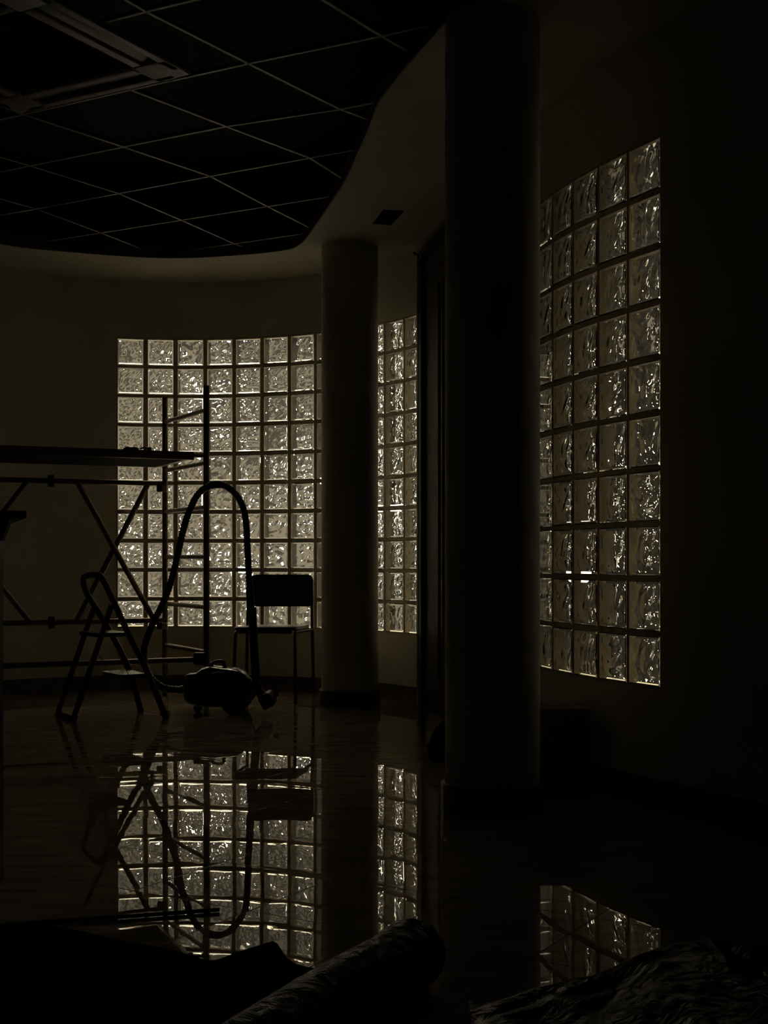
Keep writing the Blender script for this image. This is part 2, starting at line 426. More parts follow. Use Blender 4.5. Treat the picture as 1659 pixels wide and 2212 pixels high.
# ------------------------------------------------------------------ glass blocks
NG = 22
def wave_field(seed):
    rnd = random.Random(seed); T = []
    for _ in range(7):
        a = rnd.uniform(0, PI); k = rnd.uniform(.7, 1.7) * 2 * PI; T.append((math.cos(a) * k, math.sin(a) * k, rnd.uniform(0, 6.28), rnd.uniform(.5, 1)))
    def f(u, v):
        h = 0
        du = .10 * math.sin(5.1 * v + T[0][2]); dv = .10 * math.sin(4.7 * u + T[1][2])
        for kx, ky, p, w in T:
            s_ = math.sin(kx * (u + du) + ky * (v + dv) + p)
            h += w * (1 - 2 * abs(s_) ** 1.3) / 2      # sharp ridges, round valleys
        return h / 3.2
    return f
FIELDS = [wave_field(s_) for s_ in (3, 11, 25, 42)]
AMP = .0058
def block(mb, org, ux, un, w, var, var2, dep=.08, wt=.012):
    """org: lower centre of the room face, ux: along, un: outward"""
    uz = Vector((0, 0, 1)); h = w; b = .004
    def P(x, y, z): return org + ux * x + un * y + uz * z
    # outer skin with small bevels
    def rect(y, i): return [P(-w / 2 + i, y, i), P(w / 2 - i, y, i), P(w / 2 - i, y, h - i), P(-w / 2 + i, y, h - i)]
    mb.loft([rect(0, b), rect(b, 0)], cap=False, mi=0); mb.loft([rect(b, 0), rect(dep - b, 0)], cap=False, mi=2); mb.loft([rect(dep - b, 0), rect(dep, b)], cap=False, mi=0)
    mb.add(rect(0, b), [(0, 1, 2, 3)][::1], 0)
    mb.add(rect(dep, b), [(3, 2, 1, 0)], 1)
    # hollow, its two faces wavy
    n = NG; iw = w - 2 * wt
    def grid(y0, f, sg, flip):
        vs = []
        for j in range(n + 1):
            for i in range(n + 1):
                u, v = i / n, j / n
                fade = min(1, min(u, 1 - u, v, 1 - v) / .07)
                vs.append(P((u - .5) * iw, y0 + sg * AMP * f(u, v) * fade, wt + v * iw))
        fs = []
        for j in range(n):
            for i in range(n):
                a = j * (n + 1) + i; q = (a, a + 1, a + n + 2, a + n + 1); fs.append(q[::-1] if flip else q)
        mb.add(vs, fs, 0)
    grid(.0085, FIELDS[var], 1, True)
    grid(dep - .0085, FIELDS[var2], -1, False)
    y0, y1 = .0085, dep - .0085
    a = [P(-iw / 2, y0, wt), P(iw / 2, y0, wt), P(iw / 2, y0, h - wt), P(-iw / 2, y0, h - wt)]
    c = [P(-iw / 2, y1, wt), P(iw / 2, y1, wt), P(iw / 2, y1, h - wt), P(-iw / 2, y1, h - wt)]
    mb.add(a + c, [(0, 4, 5, 1), (1, 5, 6, 2), (2, 6, 7, 3), (3, 7, 4, 0)], 0)

def glass_wall(name, joints, bw, seed):
    """joints: plan points of the vertical joints in the room face, ordered so that outward is left of travel"""
    rnd = random.Random(seed)
    grid_, gl = MB(), MB()
    n = len(joints); dep = .07
    outj = offset(joints, .075)
    # vertical ribs
    def rib(p, po, hw, hwo, z0=WZ0, z1=WZ1):
        t = Vector(((po - p).y, -(po - p).x)).normalized()
        n_ = (po - p).normalized(); p2 = p + n_ * .006; 
        ring = [p2 - t * hw, p2 + t * hw, po + t * hwo, po - t * hwo]
        grid_.add([(*q, z0) for q in ring] + [(*q, z1) for q in ring], [(3, 2, 1, 0), (4, 5, 6, 7), (0, 1, 5, 4), (1, 2, 6, 5), (2, 3, 7, 6), (3, 0, 4, 7)])
    for i in range(n):
        seg = (joints[min(i + 1, n - 1)] - joints[max(i - 1, 0)]).length / (2 if 0 < i < n - 1 else 1)
        sego = (outj[min(i + 1, n - 1)] - outj[max(i - 1, 0)]).length / (2 if 0 < i < n - 1 else 1)
        rib(joints[i], outj[i], max((seg - bw) / 2 - .0006, .003), max((sego - bw) / 2 - .0006, .003))
    for i in range(n - 1):
        a, b = joints[i], joints[i + 1]; t = (b - a).normalized(); nn = Vector((-t.y, t.x)); mid = (a + b) / 2
        g_ = (BP - bw)
        for k in range(NR + 1):
            z = WZ0 + k * BP
            z0 = z - (g_ / 2 - .0006 if k else 0); z1 = z + (g_ / 2 - .0006 if k < NR else 0)
            c = mid + nn * (.006 + .0345)
            ang = math.atan2(t.y, t.x)
            grid_.box((c.x, c.y, (z0 + z1) / 2), (bw + .004, .069, max(z1 - z0, .002)), ang)
            if k < NR:
                org = Vector((mid.x, mid.y, z + g_ / 2))
                mode = (i + k) % 2
                block(gl, org, Vector((t.x, t.y, 0)), Vector((nn.x, nn.y, 0)), bw, rnd.randrange(4), rnd.randrange(4))
    o = struct(grid_.build(name, M['mortar'], smooth=False))
    gl.build('glass_blocks', [M['glass'], M['glass_out'], M['edgecoat']], o)
    return o
# bay: travel so that outward is on the left => from right end to left end
jb = [bay(BA0 + BDA * k) for k in range(12, -1, -1)]
def chk(j): 
    t = (j[1] - j[0]).normalized(); return Vector((-t.y, t.x))
# outward of the bay is away from BC
if chk(jb).dot(jb[0] - BC) < 0: jb = jb[::-1]
glass_wall('window_1', jb, .181, 5)
jr = list(RW)
if chk(jr).dot(Vector((1, .4))) < 0: jr = jr[::-1]
glass_wall('window_2', jr, .181, 9)

# ------------------------------------------------------------------ glazed door in the right wall
t = (D1 - D0).normalized(); nrm = Vector((t.y, -t.x)); nrm = nrm if nrm.x > 0 else -nrm
LEN = (D1 - D0).length
def dp(s_, o_, z): p = D0 + t * s_ + nrm * o_; return Vector((p.x, p.y, z))
Rd = Matrix(((t.x, nrm.x, 0), (t.y, nrm.y, 0), (0, 0, 1)))
DT = CAMZ + 1.885
mb = MB()
def dbox(m_, s0, s1, o0, o1, z0, z1): m_.box(dp((s0 + s1) / 2, (o0 + o1) / 2, (z0 + z1) / 2), (s1 - s0, o1 - o0, z1 - z0), R=Rd)
dbox(mb, 0, .10, -.03, .07, 0, DT); dbox(mb, LEN - .08, LEN, -.03, .07, 0, DT)
dbox(mb, .10, LEN - .08, -.03, .07, DT - .03, DT); dbox(mb, .10, LEN - .08, -.02, .06, DT - .15, DT - .115)
door = struct(mb.build('door_1', M['doorframe'], smooth=False))
mb = MB(); dbox(mb, .10, LEN - .08, 0, .04, DT - .115, DT - .03); mb.build('transom_panel', M['doorleaf'], door, False)
mb = MB(); dbox(mb, -.012, 0, -.034, .0, 0, DT); dbox(mb, .02, .03, -.034, -.03, 0, DT - .1); mb.build('edge_strip', M['edge'], door, False)
mb = MB()
z0, z1 = .02, DT - .155
dbox(mb, .105, .44, .0, .045, z0, z1); dbox(mb, LEN - .20, LEN - .085, .0, .045, z0, z1)
dbox(mb, .44, LEN - .20, .0, .045, z0, .20); dbox(mb, .44, LEN - .20, .0, .045, z1 - .12, z1)
dbox(mb, .0, LEN, .075, .10, -.02, DT + .02)  # unseen backing board added behind the door to stop light leaking in
leaf = mb.build('door_leaf', M['doorleaf'], door, False)
mb = MB(); dbox(mb, .44, LEN - .20, .018, .026, .20, z1 - .12); mb.build('glazing', M['pane'], door, False)
mb = MB(); dbox(mb, .535, .545, -.002, .017, .20, z1 - .12); mb.build('glazing_bead', M['edge'], door, False)

# ------------------------------------------------------------------ round columns
def column(x, y, r, label, z1=SOF):
    o = thing('column', label, 'column', (x, y, 0))
    m_ = MB(); n = 64
    m_.loft([[(x + r * math.cos(2 * PI * k / n), y + r * math.sin(2 * PI * k / n), z) for k in range(n)] for z in (0, z1)])
    m_.build('shaft', M['column'], o)
    m_ = MB(); R2 = r + .014
    m_.loft([[(x + q * math.cos(2 * PI * k / n), y + q * math.sin(2 * PI * k / n), z) for k in range(n)] for q, z in ((R2, 0), (R2, .095), (R2 - .004, .10), (r - .01, .10))])
    m_.build('base_ring', M['base'], o)
column(-.2102, 7.955, .1745, 'pale round column standing between the two lit halves of the far glass-block wall')
column(.3868, 4.63, .1695, 'big dark round column nearest the viewer, in front of the door')

# ------------------------------------------------------------------ ceiling fittings
c = ont(418, 147); v0 = (ont(55, 231) - c).normalized(); v1 = Vector((v0.y, -v0.x)); v1 = v1 if v1.y < 0 else -v1
SA = .95; C0 = c + v0 * SA / 2 + v1 * SA / 2
ac = thing('air_conditioner', 'square ceiling cassette unit with slots hanging in the dark tee grid', 'air conditioner', (C0.x, C0.y, TEE - .03))
Rc = Matrix(((v0.x, -v1.x, 0), (v0.y, -v1.y, 0), (0, 0, 1)))
if Rc.determinant() < 0: Rc = Matrix(((v0.x, v1.x, 0), (v0.y, v1.y, 0), (0, 0, 1)))
def cp(x, y, z): return Vector((C0.x, C0.y, z)) + Rc @ Vector((x, y, 0))
mb = MB()
ZC = TEE - .028
for a in range(4):
    Ra = Rc @ Matrix.Rotation(a * PI / 2, 3, 'Z')
    def q(x, y, z): return Vector((C0.x, C0.y, z)) + Ra @ Vector((x, y, 0))
    for (x, y, sx, sy) in ((0, .452, .80, .046), (0, .335, .60, .05)):
        mb.rbox(q(x, y, ZC + .012), (sx, sy, .024), .008, Ra)
    mb.rbox(q(.385, .385, ZC + .012), (.18, .18, .024), .03, Ra)
mb.build('panel_frame', M['ac'], ac)
for a in range(4):
    Ra = Rc @ Matrix.Rotation(a * PI / 2, 3, 'Z')
    p = Vector((C0.x, C0.y, ZC + .018)) + Ra @ Vector((0, .395, 0))
    mb = MB(); mb.rbox(p, (.62, .058, .008), .004, Ra @ Matrix.Rotation(.25, 3, 'X')); mb.build('louvre', M['blackplastic'], ac)
mb = MB(); mb.rbox(cp(0, 0, ZC + .014), (.615, .615, .012), .004, Rc)
for k in range(-11, 12): mb.box(cp(0, k * .026, ZC + .006), (.59, .006, .006), R=Rc)
mb.build('intake_grille', M['void'], ac)

c4 = [ons(805, 482), ons(845, 484), ons(872, 455), ons(828, 453)]
cc = sum(c4, Vector((0, 0))) / 4
v = thing('ceiling_vent', 'small black rectangular vent set in the pale soffit beside the far column', 'vent', (cc.x, cc.y, SOF - .006))
mb = MB()
inn = [cc + (p - cc) * .86 for p in c4]
vs = [(*p, SOF - .006) for p in c4] + [(*p, SOF - .006) for p in inn] + [(*p, SOF) for p in c4] + [(*p, SOF - .001) for p in inn]
mb.add(vs, [(i, (i + 1) % 4, 4 + (i + 1) % 4, 4 + i) for i in range(4)] + [(i, 8 + i, 8 + (i + 1) % 4, (i + 1) % 4) for i in range(4)] + [(12, 13, 14, 15)] + [(4 + i, 4 + (i + 1) % 4, 12 + (i + 1) % 4, 12 + i) for i in range(4)])
mb.build('vent_frame', M['void'], v, False)
mb = MB()
for k in range(1, 6):
    a = inn[0].lerp(inn[3], k / 6); b = inn[1].lerp(inn[2], k / 6); mb.tube([(*a, SOF - .004), (*b, SOF - .004)], .003, 6)
mb.build('slats', M['blackplastic'], v)

# door sensor with a dangling wire, on the far wall by the door head
p0 = at(905, 556, 8.0)
sn = thing('door_sensor', 'small sensor with a looped wire high beside the door head', 'sensor', p0)
mb = MB(); mb.rbox(at(910, 573, 7.93), (.05, .05, .022), .006); mb.build('housing', M['blackplastic'], sn)
mb = MB(); mb.tube(spline([at(921, 571, 7.93), at(912, 572, 7.9), at(902, 552, 7.9), at(894, 545, 7.9), at(897, 550, 7.9), at(915, 548, 7.92)], 6), .004, 8); mb.build('wire', M['blackplastic'], sn)

# ------------------------------------------------------------------ scaffold tower
ZB = 8.52
PB = Vector((at(356.5, 1210, ZB).x, ZB)); PF = Vector((at(446, 1210, ZB / 1.087).x, ZB / 1.087))
la = Vector((-.912, -.41)).normalized(); TL = 1.56
sk = ZB / 8.4
def zz(z): return CAMZ + (z - CAMZ) * sk
sc = thing('scaffold_tower', 'low rolling scaffold with a plank deck and crossed braces at the left', 'scaffold', (PF.x, PF.y, 0))
RT = .0185
def v3(p, z): return Vector((p.x, p.y, z))
PFL, PBL = PF + la * TL, PB + la * TL
POSTS = ((PF, 1.93), (PB, 1.94), (PFL, 1.93), (PBL, 1.94))
for P_, zt in POSTS:
    mb = MB(); mb.cyl(v3(P_, .125), v3(P_, zz(zt)), RT, 16); mb.build('post', M['steel'], sc)
for P_, zt in POSTS:
    mb = MB(); mb.cyl(v3(P_, .105), v3(P_, .135), .035, 16)
    a = v3(P_, 0)
    mb.box(a + Vector((.016, 0, .075)), (.004, .03, .07)); mb.box(a + Vector((-.016, 0, .075)), (.004, .03, .07))
    w_ = mb.build('castor', M['darkmetal'], sc)
    mb = MB(); mb.cyl(a + Vector((-.012, 0, .045)), a + Vector((.012, 0, .045)), .045, 24); ww = mb.build('wheel', M['blackplastic'], w_); ww.location = (0, 0, 0)
for a, b in ((PF, PB), (PFL, PBL)):
    for z in (.34, .61, .91, 1.205, 1.785):
        mb = MB(); mb.cyl(v3(a, zz(z)), v3(b, zz(z)), .0145, 12); mb.build('rung', M['steel'], sc)
    mb = MB(); mb.cyl(v3(a, zz(1.47)), v3(b, zz(1.47)), .0145, 12); mb.build('deck_bearer', M['steel'], sc)
# low front rail and its coupler
mb = MB(); mb.cyl(v3(PF, zz(.333) - .035), v3(PFL, zz(.333) - .035), .0165, 12); mb.build('rail', M['steel'], sc)
mb = MB(); mb.rbox(v3(PF + la * .04, zz(.333) - .03), (.075, .05, .075), .01); mb.build('coupler', M['blackplastic'], sc)
# folding brace frame on the back side
off = Vector((.01, -.042))
def bp(px, z):                        # point of the back plane seen at column px
    o_ = PB + off; k = (px - W / 2) / F
    s_ = (k * o_.y - o_.x) / (la.x - k * la.y); q = o_ + la * s_; return v3(q, z)
ZT, ZL = zz(1.383), zz(.503)
pe = PB + off + la * TL
mb = MB(); mb.cyl(bp(350, ZT), v3(pe, ZT), .0165, 12); mb.build('rail', M['steel'], sc)
mb = MB(); mb.cyl(bp(350, ZL), v3(pe, ZL), .0165, 12); mb.build('rail', M['steel'], sc)
LHS = bp(110, ZT)
def sx(px):                            # reflect a column about the centre hinge, in plan
    q = bp(px, 0); d = Vector((q.x - LHS.x, q.y - LHS.y)); return Vector((LHS.x - d.x, LHS.y - d.y))
fr = Vector((.0, -.034))
for (x0, x1), dy in (((166, 329), 0), ((318, 166), .03)):
    A, B = bp(x0, ZT - .012), bp(x1, ZL + .012)
    o2 = Vector((.41, -.912, 0)) * (.032 - dy * .9)
    mb = MB(); mb.cyl(A + o2, B + o2, .0178, 12); mb.build('brace', M['steel'], sc)
for (px0, z0), (px1, z1), dy in (((56, ZT - .012), (-60, (ZT + ZL) / 2), 0), ((63, ZL + .012), (-60, (ZT + ZL) / 2), .03)):
    A = bp(px0, z0); C_ = bp(px1, z1); B = A + (C_ - A) * 1.95
    lim = v3(pe, 0); 
    o2 = Vector((.41, -.912, 0)) * (.032 - dy * .9)
    # stop at the far post
    k = min(1, ((pe - Vector((A.x, A.y))).length - .03) / (Vector((B.x - A.x, B.y - A.y))).length)
    B = A + (B - A) * k
    mb = MB(); mb.cyl(A + o2, B + o2, .0178, 12); mb.build('brace', M['steel'], sc)
for px, z in ((110, ZT), (111, ZL)):
    q = bp(px, z); mb = MB(); mb.rbox(q, (.036, .045, .075), .005, Matrix.Rotation(math.atan2(la.y, la.x), 3, 'Z')); mb.build('hinge', M['darkmetal'], sc)
for z in (ZT, ZL):
    q = bp(345, z - .032); mb = MB(); mb.cyl(q + Vector((-.014, -.012, 0)), q + Vector((.02, -.012, 0)), .026, 12); h_ = mb.build('clamp', M['blackplastic'], sc)
    q = bp(355, z - .036); mb = MB(); mb.rbox(q + Vector((.004, -.022, 0)), (.043, .04, .040), .006); mb.build('clamp_sleeve', M['label'], sc)
# deck
dz0, dz1 = zz(1.487), zz(1.535)
mb = MB()
Rl = Matrix.Rotation(math.atan2(-la.y, -la.x), 3, 'Z')
pn = Vector((PB - PF)); pn.normalize()
wd_ = (PB - PF).length
s0 = .07
def deckbox(u0, u1, w0, w1, z0, z1, m_):
    c_ = PF + la * (u0 + u1) / 2 + pn * (w0 + w1) / 2; m_.box((c_.x, c_.y, (z0 + z1) / 2), (u1 - u0, w1 - w0, z1 - z0), R=Rl)
deckbox(s0, TL - s0, .045, wd_ - .045, dz1 - .014, dz1 - .002, mb); deckbox(s0 + .03, TL - s0 - .03, .046, wd_ - .046, dz0 + .001, dz0 + .009, mb)
deck = mb.build('deck_board', M['plank'], sc, False)
mb = MB(); deckbox(s0, TL - s0, -.012 + .03, .045, dz0, dz1, mb); mb.build('deck_side', M['steel'], sc, False)
mb = MB(); deckbox(s0, TL - s0, wd_ - .045, wd_ - .02, dz0, dz1, mb); mb.build('deck_side', M['steel'], sc, False)
for u_ in (s0, TL - s0 - .03):
    mb = MB(); deckbox(u_, u_ + .03, .045, wd_ - .045, dz0, dz1 - .014, mb); mb.build('deck_end', M['steel'], sc, False)
for w0_ in (.03, wd_ - .05):
    for u_ in (.0, TL - s0 + .0):
        mb = MB(); deckbox(u_ + .005, u_ + s0 - .002, w0_, w0_ + .018, dz0 + .018, dz0 + .034, mb); mb.build('deck_hook', M['steel'], sc, False)
# small things lying on the deck
dtop = dz1
def deckpt(px, w_):
    o_ = PF + pn * w_; k = (px - W / 2) / F; s_ = (k * o_.y - o_.x) / (la.x - k * la.y); return o_ + la * s_
q = deckpt(283, .03); mb = MB()
rings = []
for i in range(13):
    t_ = i / 12; r_ = .018 * math.sin(PI * (.08 + .84 * t_)) * (1 + .25 * math.sin(9 * t_)) + .003
    rings.append([(q.x - .045 + .09 * t_, q.y + .02 * math.cos(a) * (r_ / .016), dtop + .45 * r_ * (1 + math.sin(a))) for a in (2 * PI * k / 12 for k in range(12))])
mb.loft(rings); tag(mb.build('glove', M['cloth'], loc=(q.x, q.y, dtop)), 'left of the two small dark lumps on the scaffold deck', 'glove')
q = deckpt(313, .03); mb = MB()
pts = [(q.x - .03 + .06 * i / 8, q.y, dtop + .006 + .011 * math.sin(PI * i / 8)) for i in range(9)]
mb.tube(pts, .006, 8, flat=.8); mb.rbox((q.x + .028, q.y, dtop + .009), (.022, .03, .018), .004)
tag(mb.build('clamp_handle', M['blackplastic'], loc=(q.x, q.y, dtop)), 'right, arched one of the two small dark lumps on the scaffold deck', 'tool')

# ------------------------------------------------------------------ folding step stool
st = thing('step_ladder', 'small two-step folding ladder with a hoop handle, standing open', 'ladder', (-1.55, 7.35, 0))
A = Vector((-1.223, 7.28, 0)); B = Vector((-1.425, 7.60, 0)); C_ = Vector((-1.868, 7.42, 0)); D_ = Vector((-1.716, 7.16, 0))
TA = at(219, 1250, 7.22); TB = at(182, 1256, 7.46)
def rp(px, py, base, top):            # rail point at the height of row py
    s_ = 0
    for i in range(400):
        t_ = i / 399; p_ = base.lerp(top, t_)
        if CAMZ + (HY - py) * p_.y / F <= p_.z: return p_
    return top
pA1, pA2 = at(244, 1296, 7.23), at(277, 1368, 7.245)
pB1, pB2 = at(204, 1308, 7.475), at(240, 1368, 7.51)
handle = [A, at(316, 1447, 7.26), pA2, pA1, at(224, 1256, 7.225), at(213, 1242.5, 7.25), at(188, 1244, 7.40), at(180, 1254, 7.44), at(188, 1282, 7.46), pB1, pB2, at(279, 1447, 7.555), B]
mb = MB(); mb.tube(spline(handle, 5), .0175, 12); mb.build('front_frame', M['darkmetal'], st)
bA, bB = at(241, 1308, 7.225), at(202, 1315, 7.46)
back = [bB + Vector((0, 0, .02)), bB, C_ + Vector((.01, 0, .012)), C_ + Vector((.004, -.012, .011)), D_ + Vector((.004, .012, .011)), D_ + Vector((.01, 0, .012)), bA, bA + Vector((0, 0, .02))]
mb = MB(); mb.tube(fillet([bB, C_ + Vector((0, 0, .012)), D_ + Vector((0, 0, .012)), bA], .03), .0155, 12); mb.build('rear_frame', M['darkmetal'], st)
def step(zs, pa, pb, dep_, name):
    # tread between the two rails, reaching back into the ladder
    c1, c2 = pa, pb; d = Vector((-(c2 - c1).y, (c2 - c1).x, 0)).normalized(); d = d if d.x < 0 else -d
    m_ = MB(); corner = []
    w = (c2 - c1); 
    ring = [c1 + w * .04 + d * -.02, c2 - w * .04 + d * -.02, c2 - w * .06 + d * dep_, c1 + w * .06 + d * dep_]
    fl_ = fillet([(ring[0] + ring[1]) / 2] + [ring[1], ring[2], ring[3], ring[0]] + [(ring[0] + ring[1]) / 2], .03)[:-1]
    m_.loft([[Vector((p.x, p.y, zs - h_)) for p in fl_] for h_ in (.022, .0)])
    return m_.build(name, M['blackplastic'], st)
def railz(zv, base, top):
    t_ = (zv - base.z) / (top.z - base.z); return base.lerp(top, t_)
za = CAMZ - (1366 - HY) * 7.35 / F; zb = CAMZ - (1452 - HY) * 7.4 / F
step(za + .005, railz(za, A, at(244, 1296, 7.23)), railz(za, B, at(204, 1308, 7.475)), .175, 'top_step')
step(zb + .002, railz(zb, A, pA2), railz(zb, B, pB2), .15, 'lower_step')
for u, v_ in ((railz(za, A, pA1), railz(.22, D_, bA)), (railz(za, B, pB1), railz(.22, C_, bB))):
    mb = MB(); mb.cyl(u.lerp(v_, .3) - Vector((0, 0, .02)), u.lerp(v_, .3) + Vector((.11, 0, -.22)), .0018, 6); mb.build('stay', M['chairsteel'], st)
for p_ in (A, B):
    mb = MB(); mb.tube([p_, p_ + Vector((-.012, 0, .045))], .019, 12); mb.build('rubber_foot', M['blackplastic'], st)
for p_ in (C_, D_):
    mb = MB(); mb.tube([p_, p_ + Vector((.012, 0, .035))], .017, 12); mb.build('rubber_foot', M['blackplastic'], st)

# ------------------------------------------------------------------ canister vacuum cleaner
VY = 7.60
vc = thing('vacuum_cleaner', 'black canister vacuum cleaner with its hose arched high and wand parked upright', 'vacuum cleaner', (-.955, VY, 0))
def vp(px, py, dy=0): return at(px, py, VY + dy)
# body lofted along x
def body(sections, name, m_, n=28):
    mb = MB(); rings = []
    for px, yb, yt, hw, e in sections:
        b_, t_ = vp(px, yb), vp(px, yt); cz = (b_.z + t_.z) / 2; hz = (t_.z - b_.z) / 2; ring = []
        for k in range(n):
            a = 2 * PI * k / n; ca, sa = math.cos(a), math.sin(a)
            ring.append((b_.x, VY + hw * math.copysign(abs(ca) ** (2 / e), ca), cz + hz * math.copysign(abs(sa) ** (2 / e), sa)))
        rings.append(ring)
    mb.loft(rings); return mb.build(name, m_, vc)
body([(398, 1500, 1472, .05, 2.2), (401, 1512, 1462, .085, 2.6), (412, 1521, 1457, .11, 3), (430, 1525, 1453, .125, 3), (455, 1526, 1446, .135, 3),
      (485, 1527, 1442, .14, 3), (510, 1526, 1446, .135, 3), (530, 1522, 1454, .12, 2.8), (541, 1514, 1464, .10, 2.5), (546, 1503, 1478, .06, 2.2)], 'body', M['shell'])
body([(404, 1462, 1455.5, .09, 3), (412, 1462, 1451, .11, 3), (430, 1460, 1449, .118, 3), (440, 1455, 1440, .09, 2.5), (455, 1452, 1437, .08, 2.5), (470, 1450, 1438, .08, 2.5),
      (490, 1450, 1441, .09, 2.5), (512, 1452, 1443, .10, 2.5), (526, 1456, 1450, .10, 2.5), (534, 1462, 1457, .07, 2.2)], 'lid', M['glossgrey'])
mb = MB(); mb.tube(spline([vp(452, 1448), vp(458, 1434), vp(468, 1429), vp(480, 1429), vp(485, 1437), vp(487, 1448)], 5), .011, 10, flat=1.3, up=(0, 1, 0)); mb.build('carry_handle', M['blackplastic'], vc)
for dy in (-.135, .135):
    mb = MB(); c_ = vp(512, 1500, 0); c_ = Vector((c_.x, VY + dy, .077)); mb.cyl(c_ + Vector((0, -.018, 0)), c_ + Vector((0, .018, 0)), .077, 32)
    w_ = mb.build('wheel', M['blackplastic'], vc)
    mb = MB(); e_ = .021 if dy < 0 else -.021; mb.cyl(c_ + Vector((0, -e_ * 1.1, 0)), c_ + Vector((0, -e_ * .7, 0)), .045, 24); h_ = mb.build('hub', M['glossgrey'], w_); h_.location = (0, 0, 0)
mb = MB(); c_ = vp(428, 1520); c_.z = .025; mb.cyl(c_ + Vector((0, -.02, 0)), c_ + Vector((0, .02, 0)), .025, 16); mb.build('castor', M['blackplastic'], vc)
mb = MB(); mb.cyl(c_ + Vector((0, 0, .02)), c_ + Vector((0, 0, .07)), .014, 12); mb.build('castor_stem', M['blackplastic'], vc)
# rear bumper and parking bracket, with bright rim
mb = MB(); mb.tube(spline([vp(543, 1478), vp(549, 1484, -.03), vp(550, 1500, -.03), vp(546, 1508, -.02), vp(538, 1511)], 4), .006, 8); mb.build('parking_bracket', M['glossgrey'], vc)
# hose: ribbed
hp = [vp(402, 1489, 0), vp(384, 1489, -.0), vp(360, 1486), vp(338, 1473), vp(322, 1450), vp(314, 1417), vp(320, 1380), vp(336, 1340), vp(354, 1303), vp(371, 1255), vp(384, 1200),
      vp(394, 1150), vp(408, 1103), vp(427, 1066), vp(448, 1050), vp(470, 1045.5), vp(492, 1053), vp(512, 1073), vp(525, 1100), vp(531, 1135), vp(534, 1180), vp(537, 1230), vp(541, 1290)]
hp = [p + Vector((0, -.05 * math.sin(i * .3), 0)) for i, p in enumerate(hp)]
hs = spline(hp, 30); rad = [.0198 + .0014 * (1 if (i // 2) % 2 else -1) for i in range(len(hs))]
mb = MB(); mb.tube(hs, .016, 12, rad=rad); mb.build('hose', M['hose'], vc)
mb = MB(); mb.tube(hs[:22], .024, 14); mb.build('hose_cuff', M['blackplastic'], vc)
i0 = int(len(hs) * 14.2 / 22); mb = MB(); mb.tube(hs[i0:i0 + 32], .0235, 12); mb.build('hose_sleeve', M['blackplastic'], vc)
we = hs[-1]
mb = MB(); mb.tube([we + Vector((-.004, 0, .06)), we + Vector((0, 0, 0)), we + Vector((.003, 0, -.06)), vp(546, 1328)], .02, 14, rad=[.022, .0235, .0245, .024]); hg = mb.build('hand_grip', M['blackplastic'], vc)
mb = MB(); mb.rbox(vp(551, 1317), (.016, .02, .03), .005); k_ = mb.build('slider', M['blackplastic'], hg); k_.location = (0, 0, 0)
mb = MB(); mb.tube([vp(545, 1318), vp(549, 1400), vp(553, 1468, -.02)], .02, 16, rad=[.024, .0245, .026]); mb.build('wand', M['blackplastic'], vc)
# floor head: neck + tilted nozzle
mb = MB(); mb.tube(spline([vp(553, 1462, -.02), vp(555, 1482, -.03), vp(564, 1500, -.05), vp(576, 1511, -.06)], 5), .02, 14, rad=[.024 + .006 * i / 15 for i in range(16)]); nk = mb.build('swivel_neck', M['blackplastic'], vc)
c_ = vp(578, 1511.5, -.06)
Rn = Matrix.Rotation(math.radians(34), 3, 'Y') @ Matrix.Rotation(math.radians(8), 3, 'X')
mb = MB(); mb.rbox(c_, (.075, .22, .085), .016, Matrix.Rotation(math.radians(-28), 3, 'Y')); mb.build('floor_head', M['shell'], vc)
mb = MB(); mb.cyl(vp(596, 1500, -.14), vp(598, 1505, .02), .016, 14); mb.build('roller', M['glossgrey'], vc)

# ------------------------------------------------------------------ chair
ch = thing('chair', 'simple metal-legged chair with a solid backrest, left of the far column', 'chair', (-.69, 8.25, 0))
rt = .0105
fl_ = on(503, 1521, 0); frt = on(638.5, 1521, 0); bl_ = Vector((-.905, 8.52, 0)); br_ = Vector((-.462, 8.52, 0))
SZ = .462
sFL, sFR = at(509, 1364, 8.10), at(637, 1364, 8.10); sFL.z = sFR.z = SZ - .022
sBL, sBR = at(533, 1352, 8.42), at(673, 1352, 8.42); sBL.z = sBR.z = SZ - .022
for foot, sf in ((fl_, sFL), (frt, sFR)):
    bk = sBL if sf is sFL else sBR
    mb = MB(); mb.tube(fillet([foot, sf, bk], .035), rt, 12); mb.build('leg', M['chairsteel'], ch)
tL, tR = at(545, 1262, 8.47), at(674, 1262, 8.47)
for foot, s_, top in ((bl_, sBL, at(538, 1252, 8.46)), (br_, sBR, at(674, 1252, 8.46))):
    kn = Vector((s_.x + .004, s_.y + .005, SZ - .01))
    mb = MB(); mb.tube(spline([foot, foot.lerp(kn, .5), kn, kn.lerp(top, .6), top], 5), rt, 12); mb.build('leg', M['chairsteel'], ch)
mb = MB(); mb.tube([sFL + Vector((.02, .0, 0)), sFR - Vector((.02, 0, 0))], rt * .9, 10); mb.build('seat_rail', M['chairsteel'], ch)
mb = MB(); ring = [sFL + Vector((-.012, -.025, 0)), sFR + Vector((.012, -.025, 0)), sBR + Vector((-.008, -.01, 0)), sBL + Vector((.008, -.01, 0))]
rr = fillet([(ring[0] + ring[1]) / 2, ring[1], ring[2], ring[3], ring[0], (ring[0] + ring[1]) / 2], .04)[:-1]
cx_ = sum(rr, Vector()) / len(rr)
def seat_ring(z, k): return [Vector((cx_.x + (p.x - cx_.x) * k, cx_.y + (p.y - cx_.y) * k, z)) for p in rr]
